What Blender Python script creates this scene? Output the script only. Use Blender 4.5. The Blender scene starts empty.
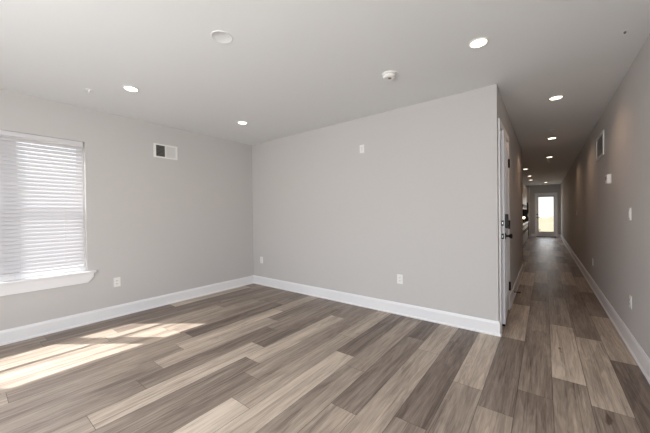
import bpy, bmesh, math, random
from mathutils import Vector, Matrix
random.seed(7)
S = bpy.context.scene
COL = S.collection

# ------------------------------------------------------------------ camera, world, sun, daylight, exposure
H, XL, YB, XC, XR, YE = 2.716, -4.558, 3.569, -0.400, 0.6575, 18.733
XK, YK, YR, TH = -1.03, 8.0, -1.6, 0.16
pitch, roll, yaw, FPX = -0.008, -0.01324, 0.6577, 284.2
fwd = Vector((-math.sin(yaw)*math.cos(pitch), math.cos(yaw)*math.cos(pitch), math.sin(pitch)))
rt0 = Vector((math.cos(yaw), math.sin(yaw), 0)); up0 = rt0.cross(fwd)
rt = rt0*math.cos(roll) + up0*math.sin(roll); up = up0*math.cos(roll) - rt0*math.sin(roll)
cd = bpy.data.cameras.new('camera'); cam = bpy.data.objects.new('camera', cd); COL.objects.link(cam)
cam.matrix_world = Matrix(((rt.x, up.x, -fwd.x, 0), (rt.y, up.y, -fwd.y, 0), (rt.z, up.z, -fwd.z, 1.34), (0, 0, 0, 1)))
cd.sensor_width = 36; cd.lens = FPX*36/650; cd.clip_start = 0.02
S.camera = cam

W = bpy.data.worlds.new('sky'); S.world = W; W.use_nodes = True
wn = W.node_tree; wn.nodes.clear()
sky = wn.nodes.new('ShaderNodeTexSky'); sky.sky_type = 'NISHITA'; sky.sun_disc = False
sky.sun_elevation = math.radians(54); sky.sun_rotation = math.radians(234); sky.dust_density = 3
bg = wn.nodes.new('ShaderNodeBackground'); bg.inputs[1].default_value = 0.6
wo = wn.nodes.new('ShaderNodeOutputWorld')
hs = wn.nodes.new('ShaderNodeHueSaturation'); hs.inputs['Saturation'].default_value = 0.55; wn.links.new(sky.outputs[0], hs.inputs['Color'])
tcw = wn.nodes.new('ShaderNodeTexCoord'); spw = wn.nodes.new('ShaderNodeSeparateXYZ'); wn.links.new(tcw.outputs['Generated'], spw.inputs[0])
hz = wn.nodes.new('ShaderNodeMapRange'); hz.inputs[1].default_value = 0.0; hz.inputs[2].default_value = 0.30; hz.inputs[3].default_value = 1.0; hz.inputs[4].default_value = 0.0   # white haze low over the horizon
wn.links.new(spw.outputs['Z'], hz.inputs[0])
hm = wn.nodes.new('ShaderNodeMix'); hm.data_type = 'RGBA'; hm.inputs['B'].default_value = (2.4, 2.35, 2.25, 1)
wn.links.new(hz.outputs[0], hm.inputs['Factor']); wn.links.new(hs.outputs[0], hm.inputs['A']); wn.links.new(hm.outputs['Result'], bg.inputs[0])
wn.links.new(bg.outputs[0], wo.inputs[0])

def light(name, kind, loc, direction, energy, color, **kw):
    d = bpy.data.lights.new(name, kind); d.energy = energy; d.color = color
    for k, v in kw.items(): setattr(d, k, v)
    o = bpy.data.objects.new(name, d); COL.objects.link(o); o.location = loc
    o.rotation_euler = Vector(direction).to_track_quat('-Z', 'Y').to_euler()
    return o
light('sun', 'SUN', (-8, -6, 12), (0.81*0.599, 0.585*0.599, -0.801), 11.0, (1.0, 0.975, 0.95), angle=0.009)
light('rear_fill_light', 'AREA', (-1.2, YR+0.03, 1.45), (0, 1, 0.0), 104, (0.93, 0.965, 1.0), shape='RECTANGLE', size=3.2, size_y=1.6)  # added fill lamp behind the camera, brightens the room and door edge
light('daylight_end_door', 'AREA', (0.06, YE+0.35, 1.25), (0, -1, -0.05), 10, (1.0, 0.94, 0.87), shape='RECTANGLE', size=0.7, size_y=1.8)
V = S.view_settings; V.view_transform = 'Standard'; V.look = 'None'; V.gamma = 1.0; V.exposure = 0.0; V.use_curve_mapping = False
S.cycles.max_bounces = 10; S.cycles.diffuse_bounces = 8; S.cycles.transparent_max_bounces = 16
S.cycles.use_denoising = True; S.cycles.sample_clamp_indirect = 6

# ------------------------------------------------------------------ materials
def srgb(r, g, b):
    f = lambda c: (c/255/12.92) if c/255 <= 0.04045 else ((c/255+0.055)/1.055)**2.4
    return (f(r), f(g), f(b), 1)
def mat(name, col, rough=0.5, metal=0.0, bump=0.0, scale=80, emit=0.0, var=0.03, trans=0.0, spec=0.5):
    m = bpy.data.materials.new(name); m.use_nodes = True
    n, l = m.node_tree.nodes, m.node_tree.links
    b = n['Principled BSDF']; b.inputs['Roughness'].default_value = rough; b.inputs['Metallic'].default_value = metal
    b.inputs['Specular IOR Level'].default_value = spec
    tc = n.new('ShaderNodeTexCoord'); nz = n.new('ShaderNodeTexNoise'); nz.inputs['Scale'].default_value = scale
    nz.inputs['Detail'].default_value = 4; l.new(tc.outputs['Object'], nz.inputs['Vector'])
    mx = n.new('ShaderNodeMix'); mx.data_type = 'RGBA'
    mx.inputs['A'].default_value = tuple(c*(1-var) for c in col[:3])+(1,); mx.inputs['B'].default_value = tuple(min(1, c*(1+var)) for c in col[:3])+(1,)
    l.new(nz.outputs['Fac'], mx.inputs['Factor']); l.new(mx.outputs['Result'], b.inputs['Base Color'])
    if bump:
        bp = n.new('ShaderNodeBump'); bp.inputs['Strength'].default_value = bump; bp.inputs['Distance'].default_value = 0.001
        l.new(nz.outputs['Fac'], bp.inputs['Height']); l.new(bp.outputs['Normal'], b.inputs['Normal'])
    if emit:
        b.inputs['Emission Color'].default_value = col; b.inputs['Emission Strength'].default_value = emit
    if trans:
        t = n.new('ShaderNodeBsdfTranslucent'); t.inputs[0].default_value = col
        ms = n.new('ShaderNodeMixShader'); ms.inputs[0].default_value = trans
        l.new(b.outputs[0], ms.inputs[1]); l.new(t.outputs[0], ms.inputs[2]); l.new(ms.outputs[0], n['Material Output'].inputs[0])
    return m
def glass_mat():
    m = bpy.data.materials.new('clear_glass'); m.use_nodes = True
    n, l = m.node_tree.nodes, m.node_tree.links
    n.remove(n['Principled BSDF'])
    t = n.new('ShaderNodeBsdfTransparent'); t.inputs[0].default_value = (0.96, 0.97, 0.97, 1)
    g = n.new('ShaderNodeBsdfGlossy'); g.inputs['Roughness'].default_value = 0.02
    mx = n.new('ShaderNodeMixShader'); mx.inputs[0].default_value = 0.05; l.new(t.outputs[0], mx.inputs[1]); l.new(g.outputs[0], mx.inputs[2])
    l.new(mx.outputs[0], n['Material Output'].inputs[0])
    return m
def floor_mat():
    m = bpy.data.materials.new('vinyl_plank'); m.use_nodes = True
    n, l = m.node_tree.nodes, m.node_tree.links
    b = n['Principled BSDF']
    N = lambda t, **k: (lambda x: ([setattr(x, a, v) for a, v in k.items()], x)[1])(n.new(t))
    at = N('ShaderNodeAttribute', attribute_name='tone'); sd = N('ShaderNodeAttribute', attribute_name='seed')
    uv = N('ShaderNodeUVMap', uv_map='plank')
    tc = N('ShaderNodeTexCoord')
    off = N('ShaderNodeCombineXYZ'); l.new(sd.outputs['Fac'], off.inputs[2]); l.new(sd.outputs['Fac'], off.inputs[1])
    add = N('ShaderNodeVectorMath', operation='ADD'); l.new(tc.outputs['Object'], add.inputs[0]); l.new(off.outputs[0], add.inputs[1])
    def noise(sx, sy, scale, detail, rough=0.6, dist=0.0):
        mp = N('ShaderNodeMapping'); mp.inputs['Scale'].default_value = (sx, sy, 1); l.new(add.outputs[0], mp.inputs[0])
        z = N('ShaderNodeTexNoise'); z.inputs['Scale'].default_value = scale; z.inputs['Detail'].default_value = detail
        z.inputs['Roughness'].default_value = rough; z.inputs['Distortion'].default_value = dist
        l.new(mp.outputs[0], z.inputs['Vector']); return z
    broad = noise(9, 0.9, 1.0, 3, 0.5, 0.6)
    mid = noise(26, 1.3, 1.0, 7, 0.68, 0.9)
    fine = noise(150, 6, 1.0, 6, 0.75)
    knot = noise(9, 3.2, 1.3, 2, 0.5)
    def math_(op, a, bv, c=None):
        x = N('ShaderNodeMath', operation=op)
        for i, v in enumerate((a, bv, c)):
            if v is None: continue
            if isinstance(v, (int, float)): x.inputs[i].default_value = v
            else: l.new(v, x.inputs[i])
        return x.outputs[0]
    t = math_('MULTIPLY_ADD', broad.outputs['Fac'], 0.80, math_('SUBTRACT', at.outputs['Fac'], 0.40))
    t = math_('ADD', t, math_('MULTIPLY', math_('SUBTRACT', mid.outputs['Fac'], 0.5), 0.85))
    t = math_('ADD', t, math_('MULTIPLY', math_('SUBTRACT', fine.outputs['Fac'], 0.5), 0.60))
    ring = math_('SINE', math_('MULTIPLY', broad.outputs['Fac'], 55.0), 0.0)
    t = math_('ADD', t, math_('MULTIPLY', ring, 0.05))
    thin = noise(75, 1.1, 1.0, 3, 0.55, 0.5)
    cut = N('ShaderNodeMapRange'); cut.inputs[1].default_value = 0.56; cut.inputs[2].default_value = 0.70; cut.inputs[3].default_value = 0.0; cut.inputs[4].default_value = -0.24
    l.new(thin.outputs['Fac'], cut.inputs[0]); t = math_('ADD', math_('ADD', t, -0.01), cut.outputs[0])
    rp = N('ShaderNodeValToRGB'); e = rp.color_ramp.elements
    e[0].position = 0.0; e[0].color = srgb(90, 76, 68); e[1].position = 1.0; e[1].color = srgb(213, 198, 181)
    x = e.new(0.33); x.color = srgb(134, 120, 109)
    x = e.new(0.66); x.color = srgb(173, 158, 143)
    l.new(t, rp.inputs[0])
    kr = N('ShaderNodeValToRGB'); kr.color_ramp.elements[0].position = 0.73; kr.color_ramp.elements[0].color = (1, 1, 1, 1)
    kr.color_ramp.elements[1].position = 0.80; kr.color_ramp.elements[1].color = (0.42, 0.36, 0.32, 1)
    l.new(knot.outputs['Fac'], kr.inputs[0])
    mk = N('ShaderNodeMix', data_type='RGBA', blend_type='MULTIPLY'); mk.inputs['Factor'].default_value = 1
    l.new(rp.outputs[0], mk.inputs['A']); l.new(kr.outputs[0], mk.inputs['B'])
    sp = N('ShaderNodeSeparateXYZ'); l.new(uv.outputs[0], sp.inputs[0])
    dv = math_('MINIMUM', sp.outputs[1], math_('SUBTRACT', 0.208, sp.outputs[1]))
    du = math_('MINIMUM', sp.outputs[0], math_('SUBTRACT', 1.37, sp.outputs[0]))
    seam = math_('LESS_THAN', math_('MINIMUM', dv, du), 0.0016)
    ms = N('ShaderNodeMix', data_type='RGBA'); ms.inputs['B'].default_value = srgb(62, 52, 46)
    l.new(math_('MULTIPLY', seam, 0.8), ms.inputs['Factor']); l.new(mk.outputs['Result'], ms.inputs['A'])
    l.new(ms.outputs['Result'], b.inputs['Base Color'])
    b.inputs['Roughness'].default_value = 0.42; b.inputs['Specular IOR Level'].default_value = 0.4
    bp = N('ShaderNodeBump'); bp.inputs['Strength'].default_value = 0.12; bp.inputs['Distance'].default_value = 0.001
    l.new(mid.outputs['Fac'], bp.inputs['Height']); l.new(bp.outputs['Normal'], b.inputs['Normal'])
    return m

M = dict(
    wall=mat('greige_paint', srgb(203, 200.6, 199), 0.85, bump=0.08, scale=160, var=0.01, spec=0.2),
    ceil=mat('ceiling_paint', srgb(230, 232, 233), 0.9, bump=0.08, scale=120, var=0.01, spec=0.2),
    trim=mat('white_trim_paint', srgb(238, 238, 240), 0.35, var=0.01, scale=30),
    door=mat('white_door_paint', srgb(234, 235, 240), 0.4, var=0.01, scale=30),
    vinyl=mat('white_vinyl', srgb(240, 240, 240), 0.35, var=0.01, scale=30),
    slat=mat('blind_slat', srgb(228, 227, 230), 0.45, var=0.01, scale=20, trans=0.12),
    cord=mat('white_cord', srgb(235, 235, 232), 0.8, bump=0.3, scale=400),
    plate=mat('white_plastic', srgb(240, 239, 236), 0.35, var=0.01, scale=30),
    matte=mat('white_matte_plastic', srgb(226, 225, 223), 0.6, var=0.02, scale=30),
    slot=mat('dark_slot', srgb(40, 38, 36), 0.7),
    grey=mat('grey_metal', srgb(120, 118, 114), 0.5, 0.2),
    pale=mat('grille_shade', srgb(172, 166, 160), 0.6),  # shade inside the return grille, put into the colour
    black=mat('black_hardware', srgb(24, 22, 22), 0.4, 0.6),
    steel=mat('brushed_steel', srgb(180, 178, 172), 0.3, 1.0, bump=0.1, scale=200),
    lamp=mat('lamp_lens', (1.0, 0.86, 0.68, 1), 0.4, emit=6.0, var=0.0),
    bulb=mat('glowing_globe', (1.0, 0.80, 0.52, 1), 0.4, emit=4.0, var=0.0),
    cab=mat('white_cabinet_paint', srgb(226, 222, 216), 0.4, var=0.01),
    stone=mat('speckled_stone', srgb(120, 112, 104), 0.25, var=0.4, scale=180),
    fridge=mat('dark_steel', srgb(70, 66, 62), 0.35, 0.7, var=0.05),
    sweep=mat('black_rubber', srgb(16, 16, 16), 0.8),
    grass=mat('dry_grass_ground', srgb(122, 112, 88), 0.95, bump=0.6, scale=3, var=0.25),
    glass=glass_mat(), floor=floor_mat())

# ------------------------------------------------------------------ mesh helpers
def box(bm, x0, x1, y0, y1, z0, z1, bevel=0.0):
    vs = bmesh.ops.create_cube(bm, size=1.0)['verts']
    bmesh.ops.scale(bm, vec=(abs(x1-x0), abs(y1-y0), abs(z1-z0)), verts=vs)
    bmesh.ops.translate(bm, vec=((x0+x1)/2, (y0+y1)/2, (z0+z1)/2), verts=vs)
    if bevel:
        es = list({e for v in vs for e in v.link_edges})
        bmesh.ops.bevel(bm, geom=es, offset=bevel, segments=2, affect='EDGES', profile=0.5)
    return bm
def lathe(bm, prof, axis='z', loc=(0, 0, 0), seg=32):
    rings = []
    for r, h in prof:
        ring = []
        for i in range(seg):
            a = 2*math.pi*i/seg; c, s = r*math.cos(a), r*math.sin(a)
            p = {'z': (c, s, h), 'x': (h, c, s), 'y': (s, h, c)}[axis]
            ring.append(bm.verts.new((p[0]+loc[0], p[1]+loc[1], p[2]+loc[2])))
        rings.append(ring)
    for A, B in zip(rings, rings[1:]):
        for i in range(seg): bm.faces.new((A[i], A[(i+1) % seg], B[(i+1) % seg], B[i]))
    bm.faces.new(rings[0][::-1]); bm.faces.new(rings[-1])
    return bm
def prism(bm, pts, f0, f1):
    """closed outline swept straight: f0 and f1 place an outline point at the two ends"""
    A = [bm.verts.new(f0(p)) for p in pts]; B = [bm.verts.new(f1(p)) for p in pts]
    n = len(pts)
    for i in range(n): bm.faces.new((A[i], A[(i+1) % n], B[(i+1) % n], B[i]))
    bm.faces.new(A[::-1]); bm.faces.new(B)
    return bm
def obj(name, bm, m, parent=None, smooth=False):
    bmesh.ops.recalc_face_normals(bm, faces=bm.faces)
    me = bpy.data.meshes.new(name); bm.to_mesh(me); bm.free()
    me.materials.append(M[m])
    if smooth:
        for p in me.polygons: p.use_smooth = True
        me.set_sharp_from_angle(angle=math.radians(40))
    o = bpy.data.objects.new(name, me); COL.objects.link(o)
    if parent: o.parent = parent
    return o
def B(*a, bevel=0.0): return box(bmesh.new(), *a, bevel=bevel)
def struct(name, bm, m, label=None):
    o = obj(name, bm, m); o['kind'] = 'structure'
    if label: o['label'] = label
    return o
def thing(name, label, cat, loc=(0, 0, 0), rot=(0, 0, 0), group=None):
    o = bpy.data.objects.new(name, None); COL.objects.link(o); o.empty_display_size = 0.05
    o.location = loc; o.rotation_euler = rot; tag(o, label, cat, group); return o
def tag(o, label, cat, group=None):
    o['label'] = label; o['category'] = cat
    if group: o['group'] = group
    return o
def dup(root, loc, rot=None, label=None):
    r = root.copy(); COL.objects.link(r); r.location = loc
    if rot is not None: r.rotation_euler = rot
    if label: r['label'] = label
    for ch in list(root.children):
        c = ch.copy(); COL.objects.link(c); c.parent = r
        for g in ch.children:
            d = g.copy(); COL.objects.link(d); d.parent = c
    return r

# ------------------------------------------------------------------ floor: one face per plank
bm = bmesh.new(); uvl = bm.loops.layers.uv.new('plank')
tl = bm.faces.layers.float.new('tone'); sl = bm.faces.layers.float.new('seed')
PW, PL = 0.208, 1.37
OFF = {0: 2.92, 1: 2.646, 2: 3.56, -1: 2.565, -2: 2.195, -3: 2.39, -4: 1.75, -5: 2.76, -6: 1.605, -7: 0.72, -8: 2.255, -9: 1.22, -10: 1.48,
       -11: 1.65, -12: 1.885, -13: 0.88, -14: 1.09, -15: 1.375, -16: 1.58, -17: 0.18, -18: 1.50, -19: 0.99, -20: 2.49, -21: 1.9}   # a joint's y on each row
TONE = {(0, 0): .80, (0, -1): .44, (0, 1): .40, (1, 0): .74, (1, -1): .40, (1, 1): .34, (2, -1): .20, (2, 0): .70, (2, 1): .30,
        (-1, 0): .40, (-1, -1): .36, (-1, 1): .42, (-2, 0): .26, (-2, -1): .60, (-2, 1): .76, (-2, 2): .4, (-3, 0): .76, (-3, -1): .50,
        (-4, 0): .22, (-4, 1): .24, (-4, -1): .42, (-5, 0): .72, (-5, -1): .60, (-5, -2): .5, (-6, 0): .36, (-6, 1): .22, (-6, -1): .55,
        (-7, 0): .50, (-7, 1): .46, (-7, 2): .40, (-7, -1): .5, (-8, -1): .80, (-8, 0): .22, (-8, -2): .6, (-9, 0): .60, (-9, 1): .68, (-9, -1): .88,
        (-10, 0): .44, (-10, 1): .40, (-10, -1): .42, (-11, 0): .74, (-11, -1): .38, (-11, 1): .40, (-12, -1): .76, (-12, 0): .28, (-12, 1): .34, (-12, -2): .56,
        (-13, 0): .30, (-13, 1): .38, (-13, -1): .42, (-14, 0): .68, (-14, -1): .48, (-14, 1): .34, (-15, 0): .70, (-15, -1): .50, (-15, 1): .6,
        (-16, 0): .20, (-16, -1): .46, (-16, 1): .3, (-17, 0): .62, (-17, 1): .46, (-17, 2): .3, (-17, -1): .52, (-18, 0): .52, (-18, -1): .62, (-18, 1): .4,  # planks in the sun patch toned lighter, sunlight put into their colour
        (-19, 0): .60, (-19, 1): .36, (-19, -1): .66, (-20, 0): .30, (-20, -1): .36, (-20, -2): .5, (-21, 0): .34, (-21, 1): .42, (-21, -1): .3}   # (row, plank): plank 0 starts at OFF
for k in range(-23, 4):
    x0 = 0.04 + k*PW; x1 = x0+PW
    base = OFF.get(k, random.uniform(0, PL))
    i0 = math.floor((YR-0.2-base)/PL); last = 0.5
    for i in range(i0, i0+17):
        y0 = base+i*PL; y1 = y0+PL
        f = bm.faces.new([bm.verts.new(p) for p in ((x0, y0, 0), (x1, y0, 0), (x1, y1, 0), (x0, y1, 0))])
        t = random.choice((.22, .3, .36, .42, .5, .58, .66, .76, .84))
        while abs(t-last) < 0.1: t = random.uniform(.2, .84)
        last = t
        f[tl] = 0.52+(TONE.get((k, i), t)-0.5)*1.05; f[sl] = random.uniform(0, 80)
        for lp, uv in zip(f.loops, ((0, 0), (0, PW), (PL, PW), (PL, 0))): lp[uvl].uv = uv
for f in bm.faces: f.normal_update()
me = bpy.data.meshes.new('floor'); bm.to_mesh(me); bm.free(); me.materials.append(M['floor'])
o = bpy.data.objects.new('floor', me); COL.objects.link(o); o['kind'] = 'structure'; o['label'] = 'grey brown wood plank floor running down the hallway'
struct('subfloor', B(XL-TH, XR+TH, YR-TH, YE+TH, -0.2, -0.003), 'grey')

# ------------------------------------------------------------------ ceiling and walls
struct('ceiling', B(XL-TH, XR+TH, YR-TH, YE+TH, H, H+0.15), 'ceil')
WY0, WY1, WZ0, WZ1 = -0.80, 0.993, 0.645, 2.283           # window opening
def holed(axis, p0, p1, a0, a1, z0, z1, h0, h1, hz0, hz1):
    bm = bmesh.new()
    for u0, u1, w0, w1 in ((a0, h0, z0, z1), (h1, a1, z0, z1), (h0, h1, z0, hz0), (h0, h1, hz1, z1)):
        if u1-u0 < 1e-4 or w1-w0 < 1e-4: continue
        if axis == 'x': box(bm, p0, p1, u0, u1, w0, w1)
        else: box(bm, u0, u1, p0, p1, w0, w1)
    return bm
struct('wall_left', holed('x', XL-TH, XL, YR-TH, YB+TH, 0, H, WY0, WY1, WZ0, WZ1), 'wall')
struct('wall_back', B(XL, XC-0.0001, YB, YB+0.10, 0, H), 'wall')
DY0, DY1, DZ = 3.705, 4.60, 2.29                            # front door opening in the hall wall
struct('wall_hall', holed('x', XC-0.12, XC, YB+0.10, YK, 0, H, DY0, DY1, 0, DZ), 'wall')
struct('wall_hall_corner', B(XC-0.12, XC, YB+0.0005, YB+0.10, 0, H), 'wall')
struct('wall_kitchen_return', B(XK-0.12, XC-0.12, YK-0.12, YK, 0, H), 'wall')
struct('wall_kitchen', B(XK-0.12, XK, YK, YE, 0, H), 'wall')
struct('wall_right', B(XR, XR+TH, YR-TH, YE+TH, 0, H), 'wall')
struct('wall_rear', holed('y', YR-TH, YR, XL, XR, 0, H, -2.8, 0.4, 0.65, 2.25), 'wall')
EX0, EX1, EZ = -0.345, 0.465, 2.235                         # garden door opening in the end wall
struct('wall_end', holed('y', YE, YE+0.14, XK-0.12, XR, 0, H, EX0, EX1, 0, EZ), 'wall')
struct('wall_vestibule', B(XC-1.6, XC-1.5, YB+0.10, YK-0.12, 0, H), 'wall')

# baseboards: stepped board with a shoe, swept along each wall
PROF = [(0, 0), (0.026, 0), (0.026, 0.012), (0.016, 0.024), (0.016, 0.128), (0.012, 0.140), (0.008, 0.152), (0, 0.154)]
def base_x(name, xw, sgn, y0, y1): return struct(name, prism(bmesh.new(), PROF, lambda p: (xw+sgn*p[0], y0, p[1]), lambda p: (xw+sgn*p[0], y1, p[1])), 'trim')
def base_y(name, yw, sgn, x0, x1): return struct(name, prism(bmesh.new(), PROF, lambda p: (x0, yw+sgn*p[0], p[1]), lambda p: (x1, yw+sgn*p[0], p[1])), 'trim')
base_x('baseboard_left', XL, 1, YR, YB)
struct('baseboard_back', prism(bmesh.new(), PROF, lambda p: (XL, YB-p[0], p[1]), lambda p: (XC+p[0], YB-p[0], p[1])), 'trim')
base_x('baseboard_hall', XC, 1, 4.68, YK)
struct('baseboard_corner', prism(bmesh.new(), PROF, lambda p: (XC+p[0], YB-p[0], p[1]), lambda p: (XC+p[0], 3.625, p[1])), 'trim')
base_x('baseboard_right', XR, -1, YR, YE)
base_y('baseboard_end', YE, -1, 0.53, XR)
base_y('baseboard_kitchen', YE, -1, -0.60, -0.41)

# ------------------------------------------------------------------ left window
def sash_bm(y0, y1, z0, z1, x0, x1, stile, rail_b, rail_t):
    bm = bmesh.new()
    box(bm, x0, x1, y0, y0+stile, z0, z1, 0.004); box(bm, x0, x1, y1-stile, y1, z0, z1, 0.004)
    box(bm, x0, x1, y0+stile, y1-stile, z0, z0+rail_b, 0.004); box(bm, x0, x1, y0+stile, y1-stile, z1-rail_t, z1, 0.004)
    return bm
win = bpy.data.objects.new('window_1', None); COL.objects.link(win); win['kind'] = 'structure'; win['label'] = 'white twin sash window behind the slatted blind'
MU0, MU1 = 0.27, 0.38
fb = bmesh.new()
for y0, y1 in ((WY0, WY0+0.025), (WY1-0.025, WY1), (MU0, MU1)): box(fb, XL-0.15, XL-0.075, y0, y1, WZ0, WZ1)
for y0, y1 in ((WY0+0.025, MU0), (MU1, WY1-0.025)):
    box(fb, XL-0.15, XL-0.075, y0, y1, WZ0, WZ0+0.022); box(fb, XL-0.15, XL-0.075, y0, y1, WZ1-0.020, WZ1)
obj('window_frame', fb, 'vinyl', win)
for y0, y1 in ((WY0+0.025, MU0), (MU1, WY1-0.025)):
    lo = obj('lower_sash', sash_bm(y0, y1, WZ0+0.022, 1.485, XL-0.105, XL-0.08, 0.038, 0.05, 0.024), 'vinyl', win)
    obj('pane', B(XL-0.095, XL-0.091, y0+0.035, y1-0.035, WZ0+0.068, 1.464), 'glass', lo)
    hi = obj('upper_sash', sash_bm(y0, y1, 1.475, WZ1-0.020, XL-0.135, XL-0.108, 0.038, 0.024, 0.034), 'vinyl', win)
    obj('pane', B(XL-0.124, XL-0.120, y0+0.035, y1-0.035, 1.497, WZ1-0.052), 'glass', hi)
# stool with horns and a mitred apron below it
bm = bmesh.new(); box(bm, XL-0.075, XL, WY0+0.001, WY1-0.001, 0.640, 0.664); box(bm, XL+0.0005, XL+0.038, WY0-0.085, WY1+0.085, 0.640, 0.664, 0.005)
tr = struct('trim_1', bm, 'trim', 'white window stool under the blind')
ap = [(WY0-0.06, 0.640), (WY0-0.06, 0.60), (WY0, 0.520), (WY1, 0.520), (WY1+0.06, 0.585), (WY1+0.06, 0.640)]
obj('apron', prism(bmesh.new(), ap, lambda p: (XL, p[0], p[1]), lambda p: (XL+0.018, p[0], p[1])), 'trim', tr)
# unseen rear window, added behind the camera to let daylight in
w2 = bpy.data.objects.new('added_rear_window', None); COL.objects.link(w2); w2['kind'] = 'structure'
bm = bmesh.new()
for x0, x1 in ((-2.8, -2.74), (-1.24, -1.16), (0.34, 0.4)): box(bm, x0, x1, YR-0.13, YR-0.07, 0.65, 2.25)
for x0, x1 in ((-2.74, -1.24), (-1.16, 0.34)):
    for z0, z1 in ((0.65, 0.71), (1.43, 1.47), (2.19, 2.25)): box(bm, x0, x1, YR-0.13, YR-0.07, z0, z1)
obj('window_frame', bm, 'vinyl', w2)

# blind: inside mount, slats tipped up outwards
bl = thing('window_blind', 'white slatted window blind lowered over the window above the white sill', 'blind', (XL-0.045, 0, WZ1))
Y0, Y1 = WY0+0.012, WY1-0.022
bm = bmesh.new(); box(bm, -0.022, 0.034, Y0, Y1, -0.045, -0.002); box(bm, 0.034, 0.043, Y0-0.004, Y1+0.004, -0.052, -0.002, 0.003)
obj('valance', bm, 'slat', bl)
TILT, PITCH, SW = math.radians(58.6), 0.0435, 0.050
bm = bmesh.new(); z = -0.080; zs = []
while z > -1.53:
    zs.append(z); pts = []
    for j in range(7):
        u = (j/6-0.5)*SW; c = 0.0016*(1-(2*j/6-1)**2)
        pts.append((u, c+0.0012))
    for j in range(6, -1, -1):
        u = (j/6-0.5)*SW; c = 0.0016*(1-(2*j/6-1)**2)
        pts.append((u, c-0.0012))
    T = lambda p, y, z=z: (p[0]*math.cos(TILT)+p[1]*math.sin(TILT), y, z - p[0]*math.sin(TILT)+p[1]*math.cos(TILT))
    prism(bm, pts, lambda p: T(p, Y0), lambda p: T(p, Y1)); z -= PITCH
obj('slats', bm, 'slat', bl)
zb = zs[-1]-0.036
obj('bottom_rail', B(-0.024, 0.024, Y0, Y1, zb-0.010, zb+0.010, bevel=0.004), 'slat', bl)
for y in (-0.55, -0.1, 0.42, 0.80):
    bm = bmesh.new(); box(bm, 0.0165, 0.0175, y-0.0012, y+0.0012, zb, -0.05); box(bm, -0.0175, -0.0165, y-0.0012, y+0.0012, zb, -0.05)
    obj('ladder_cord', bm, 'cord', bl)

# ------------------------------------------------------------------ front door, ajar, in the hall's left wall
c1 = bmesh.new()
CW, CT = 0.075, 0.020
for y0 in (DY0-CW, DY1): box(c1, XC+0.0005, XC+CT, y0, y0+CW, 0, DZ, 0.003)
box(c1, XC+0.0005, XC+CT, DY0-CW, DY1+CW, DZ, DZ+CW, 0.003)
box(c1, XC-0.12, XC, DY0+0.0005, DY0+0.018, 0, DZ-0.001); box(c1, XC-0.12, XC, DY1-0.018, DY1-0.0005, 0, DZ-0.001); box(c1, XC-0.12, XC, DY0+0.018, DY1-0.018, DZ-0.018, DZ-0.001)
struct('trim_2', c1, 'trim', 'white casing around the front door at the hall corner')
struct('trim_3', B(XC-0.12, XC-0.012, DY0+0.02, DY1-0.02, 0.0005, 0.022, bevel=0.004), 'black', 'dark threshold under the front door')
DW, DT = 0.81, 0.042                                      # slab, hinge line at the origin; -y towards the latch
d1 = bpy.data.objects.new('door_1', None); COL.objects.link(d1); d1['kind'] = 'structure'; d1['label'] = 'white front door standing ajar at the hall corner'
d1.location = (XC+0.008, DY1-0.022, 0.068); d1.rotation_euler = (0, 0, math.radians(2.6))
DH = 2.192
bm = B(-DT, 0, -DW, 0, 0, DH, bevel=0.002)
for z0, z1 in ((0.22, 0.92), (1.12, 2.05)):
    for y0, y1 in ((-DW+0.13, -DW/2-0.05), (-DW/2+0.05, -0.13)):
        box(bm, -0.001, 0.006, y0, y1, z0, z1, 0.004); box(bm, -0.001, 0.010, y0+0.05, y1-0.05, z0+0.05, z1-0.05, 0.004)
obj('door_slab', bm, 'door', d1)
obj('door_sweep', B(-DT+0.004, -0.004, -DW+0.001, -0.005, -0.024, 0.0), 'sweep', d1)
for z in (0.265, 1.10, 1.925):
    bm = B(0.0005, 0.004, -0.05, 0.0, z-0.056, z+0.056); lathe(bm, [(0.013, z-0.058), (0.013, z+0.058)], 'z', (0.013, -0.008, 0), 12)
    obj('hinge', bm, 'black', d1)
db = obj('deadbolt', B(0.001, 0.032, -DW+0.035, -DW+0.110, 1.085, 1.245, bevel=0.006), 'black', d1)
bm = B(0.032, 0.050, -DW+0.068, -DW+0.078, 1.085, 1.12, bevel=0.003); obj('thumb_turn', bm, 'black', db)
bm = bmesh.new(); lathe(bm, [(0.034, 0.001), (0.034, 0.008), (0.014, 0.012), (0.012, 0.036), (0.022, 0.044), (0.029, 0.056), (0.027, 0.066), (0.015, 0.072)], 'x', (0, -DW+0.07, 0.995), 24)
obj('door_knob', bm, 'black', d1, True)
lp = obj('latch_plate', B(-0.034, -0.008, -DW-0.002, -DW, 0.965, 1.025), 'black', d1)
obj('latch_bolt', B(-0.027, -0.015, -DW-0.010, -DW-0.002, 0.983, 1.007, bevel=0.002), 'steel', lp)
lp = obj('latch_plate', B(-0.034, -0.008, -DW-0.002, -DW, 1.115, 1.175), 'black', d1)
obj('latch_bolt', B(-0.028, -0.014, -DW-0.006, -DW-0.002, 1.131, 1.159, bevel=0.002), 'steel', lp)

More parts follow.
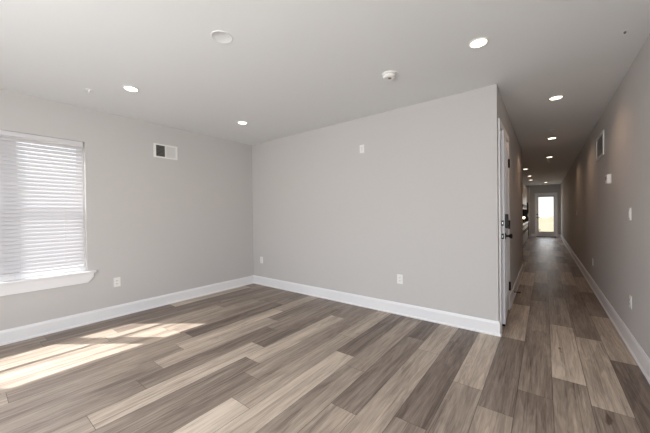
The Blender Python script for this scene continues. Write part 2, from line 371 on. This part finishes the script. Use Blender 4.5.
# ------------------------------------------------------------------ garden door at the end of the hall
c2 = bmesh.new(); e = YE-0.018
for x0 in (EX0-0.065, EX1): box(c2, x0, x0+0.065, e, YE-0.0005, 0, EZ, 0.003)
box(c2, EX0-0.065, EX1+0.065, e, YE-0.0005, EZ, EZ+0.065, 0.003)
struct('trim_4', c2, 'trim', 'white casing around the glazed door at the hall end')
struct('trim_5', B(EX0+0.001, EX1-0.001, YE-0.01, YE+0.12, 0.0005, 0.03), 'black', 'dark threshold under the glazed door')
d2 = bpy.data.objects.new('door_2', None); COL.objects.link(d2); d2['kind'] = 'structure'; d2['label'] = 'white glazed door at the end of the hall'
GX0, GX1, GZ0, GZ1 = -0.265, 0.385, 0.27, 2.10
bm = holed('y', YE+0.02, YE+0.062, EX0+0.004, EX1-0.004, 0.034, EZ-0.004, GX0, GX1, GZ0, GZ1)
obj('door_slab', bm, 'door', d2)
bm = bmesh.new()
for x0, x1, z0, z1 in ((GX0-0.02, GX0+0.015, GZ0, GZ1), (GX1-0.015, GX1+0.02, GZ0, GZ1), (GX0-0.02, GX1+0.02, GZ0-0.02, GZ0+0.015), (GX0-0.02, GX1+0.02, GZ1-0.015, GZ1+0.02)):
    box(bm, x0, x1, YE+0.010, YE+0.02, z0, z1)
obj('glazing_bead', bm, 'door', d2)
obj('pane', B(GX0, GX1, YE+0.038, YE+0.043, GZ0, GZ1), 'glass', d2)
bm = bmesh.new(); lathe(bm, [(0.03, YE+0.0198), (0.03, YE+0.008), (0.012, YE+0.004), (0.012, YE-0.03)], 'y', (-0.305, 0, 1.02), 16); box(bm, -0.315, -0.20, YE-0.038, YE-0.022, 1.01, 1.03, 0.004)
obj('door_handle', bm, 'black', d2)
bm = bmesh.new(); lathe(bm, [(0.032, YE+0.0198), (0.030, YE+0.004), (0.010, YE-0.006)], 'y', (-0.305, 0, 1.18), 16); obj('deadbolt', bm, 'black', d2)
obj('dark_block', B(GX0+0.02, GX0+0.085, YE+0.012, YE+0.037, GZ0+0.06, GZ0+0.11, bevel=0.004), 'black', d2)['label'] = 'small dark block at the foot of the glass'  # unidentified dark spot, modelled as a plain block
g = struct('ground', B(-60, 60, -40, 120, -0.5, -0.4), 'grass')

# ------------------------------------------------------------------ recessed ceiling lights
def make_downlight(loc, label, watts, group='recessed ceiling lights', spot=math.radians(140)):
    t = thing('recessed_light', label, 'ceiling light', loc, group=group)
    bm = bmesh.new(); lathe(bm, [(0.074, 0), (0.074, -0.003), (0.070, -0.007), (0.061, -0.008), (0.059, -0.005), (0.058, 0.0)], 'z', (0, 0, 0), 40)
    obj('trim_ring', bm, 'plate', t, True)
    bm = bmesh.new(); lathe(bm, [(0.0585, -0.0035), (0.056, -0.0065), (0.04, -0.008), (0.02, -0.0085)], 'z', (0, 0, 0), 40)
    obj('lens', bm, 'lamp', t, True)
    lamp_light(t, watts); return t
def lamp_light(t, watts):
    L = light('downlight_beam', 'SPOT', (0, 0, -0.02), (0, 0, -1), watts, (1.0, 0.63, 0.40), spot_size=math.radians(150), spot_blend=0.7, shadow_soft_size=0.06)
    L.parent = t
HALLW = 11.0
L0 = make_downlight((-3.504, 1.161, H), 'round recessed ceiling light nearest the window with the blind', 2)
for loc, lab, w in (((-3.537, 2.608), 'round recessed ceiling light near the corner of the two grey walls', 2),
                    ((-0.416, 2.606), 'largest looking round recessed ceiling light, just before the wall corner at the hall', 2),
                    ((0.118, 4.454), 'round recessed light, first one inside the hallway from its mouth', HALLW),
                    ((0.119, 6.858), 'round recessed light, second one inside the hallway from its mouth', HALLW),
                    ((0.108, 9.209), 'round recessed light, third one inside the hallway from its mouth', HALLW),
                    ((-0.478, 11.257), 'first of the three recessed lights over the kitchen side, nearest the hall', 7),
                    ((-0.452, 13.583), 'middle one of the three recessed lights over the kitchen side', 7),
                    ((-0.469, 15.344), 'farthest of the three recessed lights over the kitchen side', 7),
                    ((0.053, 17.10), 'small recessed light just before the glazed door at the hall end', HALLW)):
    r = L0.copy(); COL.objects.link(r); r.location = (loc[0], loc[1], H); r['label'] = lab
    for ch in [c for c in L0.children if c.type == 'MESH']:
        c = ch.copy(); COL.objects.link(c); c.parent = r
    lamp_light(r, w)

# ------------------------------------------------------------------ small ceiling fittings
t = thing('ceiling_cover_plate', 'flat round white cover plate on the ceiling, unlit', 'cover plate', (-1.96, 1.268, H))
bm = bmesh.new(); lathe(bm, [(0.080, 0), (0.080, -0.003), (0.076, -0.005), (0.072, -0.005), (0.070, -0.0035), (0.01, -0.0035)], 'z', (0, 0, 0), 48)
obj('disc', bm, 'ceil', t, True)
for a in (0.6, 0.6+math.pi):
    bm = lathe(bmesh.new(), [(0.004, -0.003), (0.004, -0.005), (0.002, -0.0055)], 'z', (0.05*math.cos(a), 0.05*math.sin(a), 0), 10)
    obj('screw', bm, 'matte', t)
t = thing('smoke_detector', 'white round smoke detector on the ceiling in front of the wall with the small plate', 'smoke detector', (-1.208, 2.628, H))
bm = bmesh.new(); lathe(bm, [(0.068, 0), (0.068, -0.012), (0.064, -0.014)], 'z', (0, 0, 0), 40); obj('base', bm, 'plate', t, True)
bm = bmesh.new(); lathe(bm, [(0.052, -0.014), (0.060, -0.019), (0.061, -0.032), (0.054, -0.042), (0.040, -0.046), (0.036, -0.044), (0.01, -0.044)], 'z', (0, 0, 0), 40); obj('housing', bm, 'plate', t, True)
bm = bmesh.new(); lathe(bm, [(0.016, -0.0438), (0.016, -0.047), (0.012, -0.048)], 'z', (0.008, 0.0, 0), 20); obj('test_button', bm, 'grey', t, True)
SP = None
for x, y, lab in ((-3.889, 0.892, 'small white round sprinkler cover on the ceiling above the blind'), (0.095, 6.173, 'small pale sprinkler cover on the hall ceiling between the first two lights'),
                  (0.104, 9.834, 'small pale sprinkler cover just beyond the third hallway light')):
    if SP is None:
        SP = thing('sprinkler_cover', lab, 'sprinkler', (x, y, H), group='ceiling sprinkler covers')
        bm = bmesh.new(); lathe(bm, [(0.040, 0), (0.040, -0.003), (0.036, -0.006), (0.014, -0.007)], 'z', (0, 0, 0), 28); obj('cover', bm, 'ceil', SP, True)
        bm = bmesh.new(); lathe(bm, [(0.010, -0.006), (0.011, -0.018), (0.006, -0.026)], 'z', (0, 0, 0), 16); obj('nozzle', bm, 'matte', SP, True)
    else: dup(SP, (x, y, H), None, lab)
t = thing('ceiling_sprinkler', 'tiny dark tipped ceiling fitting near the top of the hallway side wall', 'sprinkler', (0.497, 3.156, H))
bm = bmesh.new(); lathe(bm, [(0.020, 0), (0.020, -0.002), (0.016, -0.004)], 'z', (0, 0, 0), 24); obj('cover', bm, 'ceil', t, True)
bm = bmesh.new(); lathe(bm, [(0.007, -0.004), (0.008, -0.016), (0.004, -0.02)], 'z', (0, 0, 0), 14); obj('nozzle', bm, 'grey', t, True)

# ------------------------------------------------------------------ wall plates: built facing -y at the origin
def plate_bm(w, h, d=0.006): return B(-w/2, w/2, -d, 0, -h/2, h/2, bevel=0.0022)
LEFT, BACK, RIGHT = (0, 0, math.pi/2), (0, 0, 0), (0, 0, -math.pi/2)
def make_outlet(loc, rot, lab):
    t = thing('wall_outlet', lab, 'outlet', loc, rot, 'wall outlets')
    obj('cover_plate', plate_bm(0.078, 0.124), 'plate', t)
    for s in (-1, 1):
        r = obj('receptacle', B(-0.017, 0.017, -0.0085, -0.0055, s*0.020-0.014, s*0.020+0.014, bevel=0.002), 'plate', t)
        bm = bmesh.new()
        for x in (-0.007, 0.007): box(bm, x-0.0015, x+0.0015, -0.0092, -0.0084, s*0.020-0.003, s*0.020+0.006)
        box(bm, -0.002, 0.002, -0.0092, -0.0084, s*0.020-0.010, s*0.020-0.006)
        obj('slot', bm, 'slot', r)
    return t
OUT = make_outlet((XL, 1.303, 0.465), LEFT, 'white wall outlet beside the window, above the left baseboard')
dup(OUT, (-4.309, YB, 0.476), BACK, 'white wall outlet close to the room corner, low on the back wall')
dup(OUT, (-1.517, YB, 0.470), BACK, 'white wall outlet low in the middle of the big plain wall')
dup(OUT, (XR, 3.973, 0.452), RIGHT, 'white wall outlet low on the hallway wall, straight below the light switch')
dup(OUT, (XR, 6.695, 0.455), RIGHT, 'white wall outlet low on the hallway wall, farther in past the wall grille')
def make_switch(loc, rot, lab):
    t = thing('light_switch', lab, 'light switch', loc, rot, 'hallway light switches')
    obj('cover_plate', plate_bm(0.075, 0.12), 'plate', t)
    bm = B(-0.017, 0.017, -0.012, -0.0055, -0.034, 0.034, bevel=0.003); obj('rocker', bm, 'matte', t); return t
SWI = make_switch((XR, 3.977, 1.303), RIGHT, 'white light switch on the hallway wall nearest its mouth, above an outlet')
dup(SWI, (XR, 9.688, 1.286), RIGHT, 'small white light switch far down the hallway wall')
t = thing('wall_jack_plate', 'small white plate with a dark socket high on the big plain wall', 'wall plate', (-2.069, YB, 2.27))
obj('cover_plate', plate_bm(0.072, 0.118), 'plate', t)
bm = bmesh.new(); lathe(bm, [(0.011, -0.0055), (0.011, -0.012), (0.007, -0.013)], 'y', (0, 0, 0), 16); box(bm, -0.012, 0.012, -0.0075, -0.0055, -0.030, 0.030); obj('socket', bm, 'matte', t)

# supply register on the left wall
t = thing('air_register', 'white wall register with one dark and one pale louvre panel', 'air vent', (XL, 1.955, 2.322), LEFT)
hw, hh = 0.172, 0.104
bm = bmesh.new()
for a in ((-hw, hw, 0, 0, hh-0.022, hh), (-hw, hw, 0, 0, -hh, -hh+0.022), (-hw, -hw+0.035, 0, 0, -hh+0.022, hh-0.022), (hw-0.03, hw, 0, 0, -hh+0.022, hh-0.022), (-0.012, 0.006, 0, 0, -hh+0.022, hh-0.022)):
    box(bm, a[0], a[1], -0.010, 0, a[4], a[5], 0.002)
obj('frame', bm, 'plate', t)
obj('duct_opening', B(-hw+0.035, -0.012, -0.0012, 0, -hh+0.022, hh-0.022), 'slot', t)
bm = bmesh.new()
for i in range(8):
    z = -hh+0.030+i*0.0195; prism(bm, [(-0.0095, z+0.004), (-0.0085, z+0.005), (-0.0025, z-0.004), (-0.0035, z-0.005)], lambda p: (-hw+0.035, p[0], p[1]), lambda p: (-0.012, p[0], p[1]))
obj('dark_louvre', bm, 'grey', t)
bm = bmesh.new(); box(bm, 0.006, hw-0.03, -0.003, 0, -hh+0.022, hh-0.022)
for i in range(11): x = 0.012+i*0.0125; box(bm, x, x+0.006, -0.009, -0.003, -hh+0.022, hh-0.022)
obj('pale_louvre', bm, 'matte', t)

# return grille high on the hallway wall (built facing -y, then turned)
t = thing('return_air_grille', 'white framed return air grille high on the right hallway wall', 'air vent', (XR, 5.80, 2.285), RIGHT)
gw, gh = 0.33, 0.17
bm = bmesh.new()
for x0, x1, z0, z1 in ((-gw, gw, gh-0.03, gh), (-gw, gw, -gh, -gh+0.03), (-gw, -gw+0.03, -gh+0.03, gh-0.03), (gw-0.03, gw, -gh+0.03, gh-0.03)): box(bm, x0, x1, -0.014, 0, z0, z1, 0.002)
obj('frame', bm, 'plate', t)
obj('duct_opening', B(-gw+0.03, gw-0.03, -0.0015, 0, -gh+0.03, gh-0.03), 'pale', t)  # flat sheet coloured as the shade behind the louvres
bm = bmesh.new()
for i in range(14):
    z = -gh+0.042+i*0.0195; prism(bm, [(-0.0125, z-0.006), (-0.0115, z-0.007), (-0.0025, z+0.006), (-0.0035, z+0.007)], lambda p: (-gw+0.03, p[0], p[1]), lambda p: (gw-0.03, p[0], p[1]))
obj('louvres', bm, 'matte', t)
# thermostat
t = thing('thermostat', 'white boxy thermostat on the hallway wall below the return grille', 'thermostat', (XR, 5.02, 1.735), RIGHT)
obj('back_plate', B(-0.065, 0.065, -0.008, 0, -0.062, 0.062, bevel=0.003), 'plate', t)
c = obj('case', B(-0.060, 0.060, -0.040, -0.008, -0.057, 0.057, bevel=0.006), 'plate', t)
obj('screen', B(-0.042, 0.030, -0.0408, -0.0398, -0.012, 0.035), 'grey', t)
# door stop on the hall baseboard
t = thing('door_stop', 'dark door stop sticking out from the baseboard past the front door', 'door stop', (XC+0.016, 5.32, 0.085))
bm = bmesh.new(); lathe(bm, [(0.013, 0), (0.013, 0.004), (0.006, 0.008), (0.006, 0.068)], 'x', (0, 0, 0), 14); obj('rod', bm, 'black', t, True)
bm = bmesh.new(); lathe(bm, [(0.010, 0.068), (0.010, 0.082), (0.007, 0.086)], 'x', (0, 0, 0), 14); obj('rubber_tip', bm, 'sweep', t, True)

# ------------------------------------------------------------------ kitchen run beyond the hall wall
XF = -0.62
K0, K1 = 9.6, 16.4
n = 8; w = (K1-K0)/n
for i in range(n):
    y0 = K0+i*w
    t = thing('base_cabinet', 'white base cabinet under the dark stone worktop in the kitchen', 'cabinet', (XK, y0, 0), group='kitchen base cabinets')
    bm = B(0, XF-XK-0.02, 0, w, 0.10, 0.865); box(bm, 0, XF-XK-0.08, 0, w, 0, 0.10); obj('body', bm, 'cab', t)
    d = obj('door', B(XF-XK-0.02, XF-XK, 0.004, w-0.004, 0.11, 0.70, bevel=0.003), 'cab', t); obj('handle', B(XF-XK, XF-XK+0.022, w-0.06, w-0.045, 0.52, 0.66, bevel=0.003), 'black', d)
    d = obj('drawer', B(XF-XK-0.02, XF-XK, 0.004, w-0.004, 0.715, 0.86, bevel=0.003), 'cab', t); obj('handle', B(XF-XK, XF-XK+0.022, w/2-0.07, w/2+0.07, 0.78, 0.795, bevel=0.003), 'black', d)
o = obj('kitchen_worktop', B(XK+0.001, XF+0.025, K0-0.01, K1, 0.866, 0.905, bevel=0.004), 'stone'); tag(o, 'dark stone worktop on the white base cabinets in the kitchen', 'worktop')
U0, U1 = 12.4, 17.3; n = 6; w = (U1-U0)/n
for i in range(n):
    t = thing('wall_cabinet', 'pale kitchen wall cabinet hung above the worktop beyond the hall', 'cabinet', (XK, U0+i*w, 1.45), group='kitchen wall cabinets')
    obj('body', B(0, 0.31, 0, w, 0, 1.08), 'cab', t)
    d = obj('door', B(0.31, 0.33, 0.003, w-0.003, 0.003, 1.077, bevel=0.003), 'cab', t); obj('handle', B(0.33, 0.35, w-0.05, w-0.035, 0.05, 0.19, bevel=0.003), 'black', d)
t = thing('refrigerator', 'tall dark refrigerator at the far end of the kitchen cabinets', 'refrigerator', (XK, 17.35, 0))
obj('body', B(0.001, 0.32, 0, 0.85, 0.02, 1.80), 'fridge', t)
for z0, z1 in ((0.04, 1.15), (1.16, 1.80)):
    d = obj('door', B(0.32, 0.38, 0.003, 0.847, z0, z1, bevel=0.006), 'fridge', t); obj('handle', B(0.38, 0.40, 0.05, 0.07, z0+0.1, z1-0.1, bevel=0.004), 'fridge', d)
o = obj('tall_filler_panel', B(XK+0.001, -0.61, 18.25, YE-0.03, 0, 2.6), 'cab'); tag(o, 'tall pale panel between the refrigerator and the end wall', 'panel')
t = thing('counter_lamp', 'small glowing globe lamp on the kitchen worktop', 'lamp', (-0.66, 13.9, 0.906))
bm = bmesh.new(); lathe(bm, [(0.05, 0), (0.05, 0.012), (0.012, 0.02), (0.012, 0.14)], 'z', (0, 0, 0), 20); obj('base', bm, 'black', t, True)
bm = bmesh.new(); lathe(bm, [(0.02, 0.14)]+[(0.05*math.cos(a), 0.19+0.05*math.sin(a)) for a in [math.radians(x) for x in range(-70, 80, 15)]], 'z', (0, 0, 0), 24); obj('globe', bm, 'bulb', t, True)
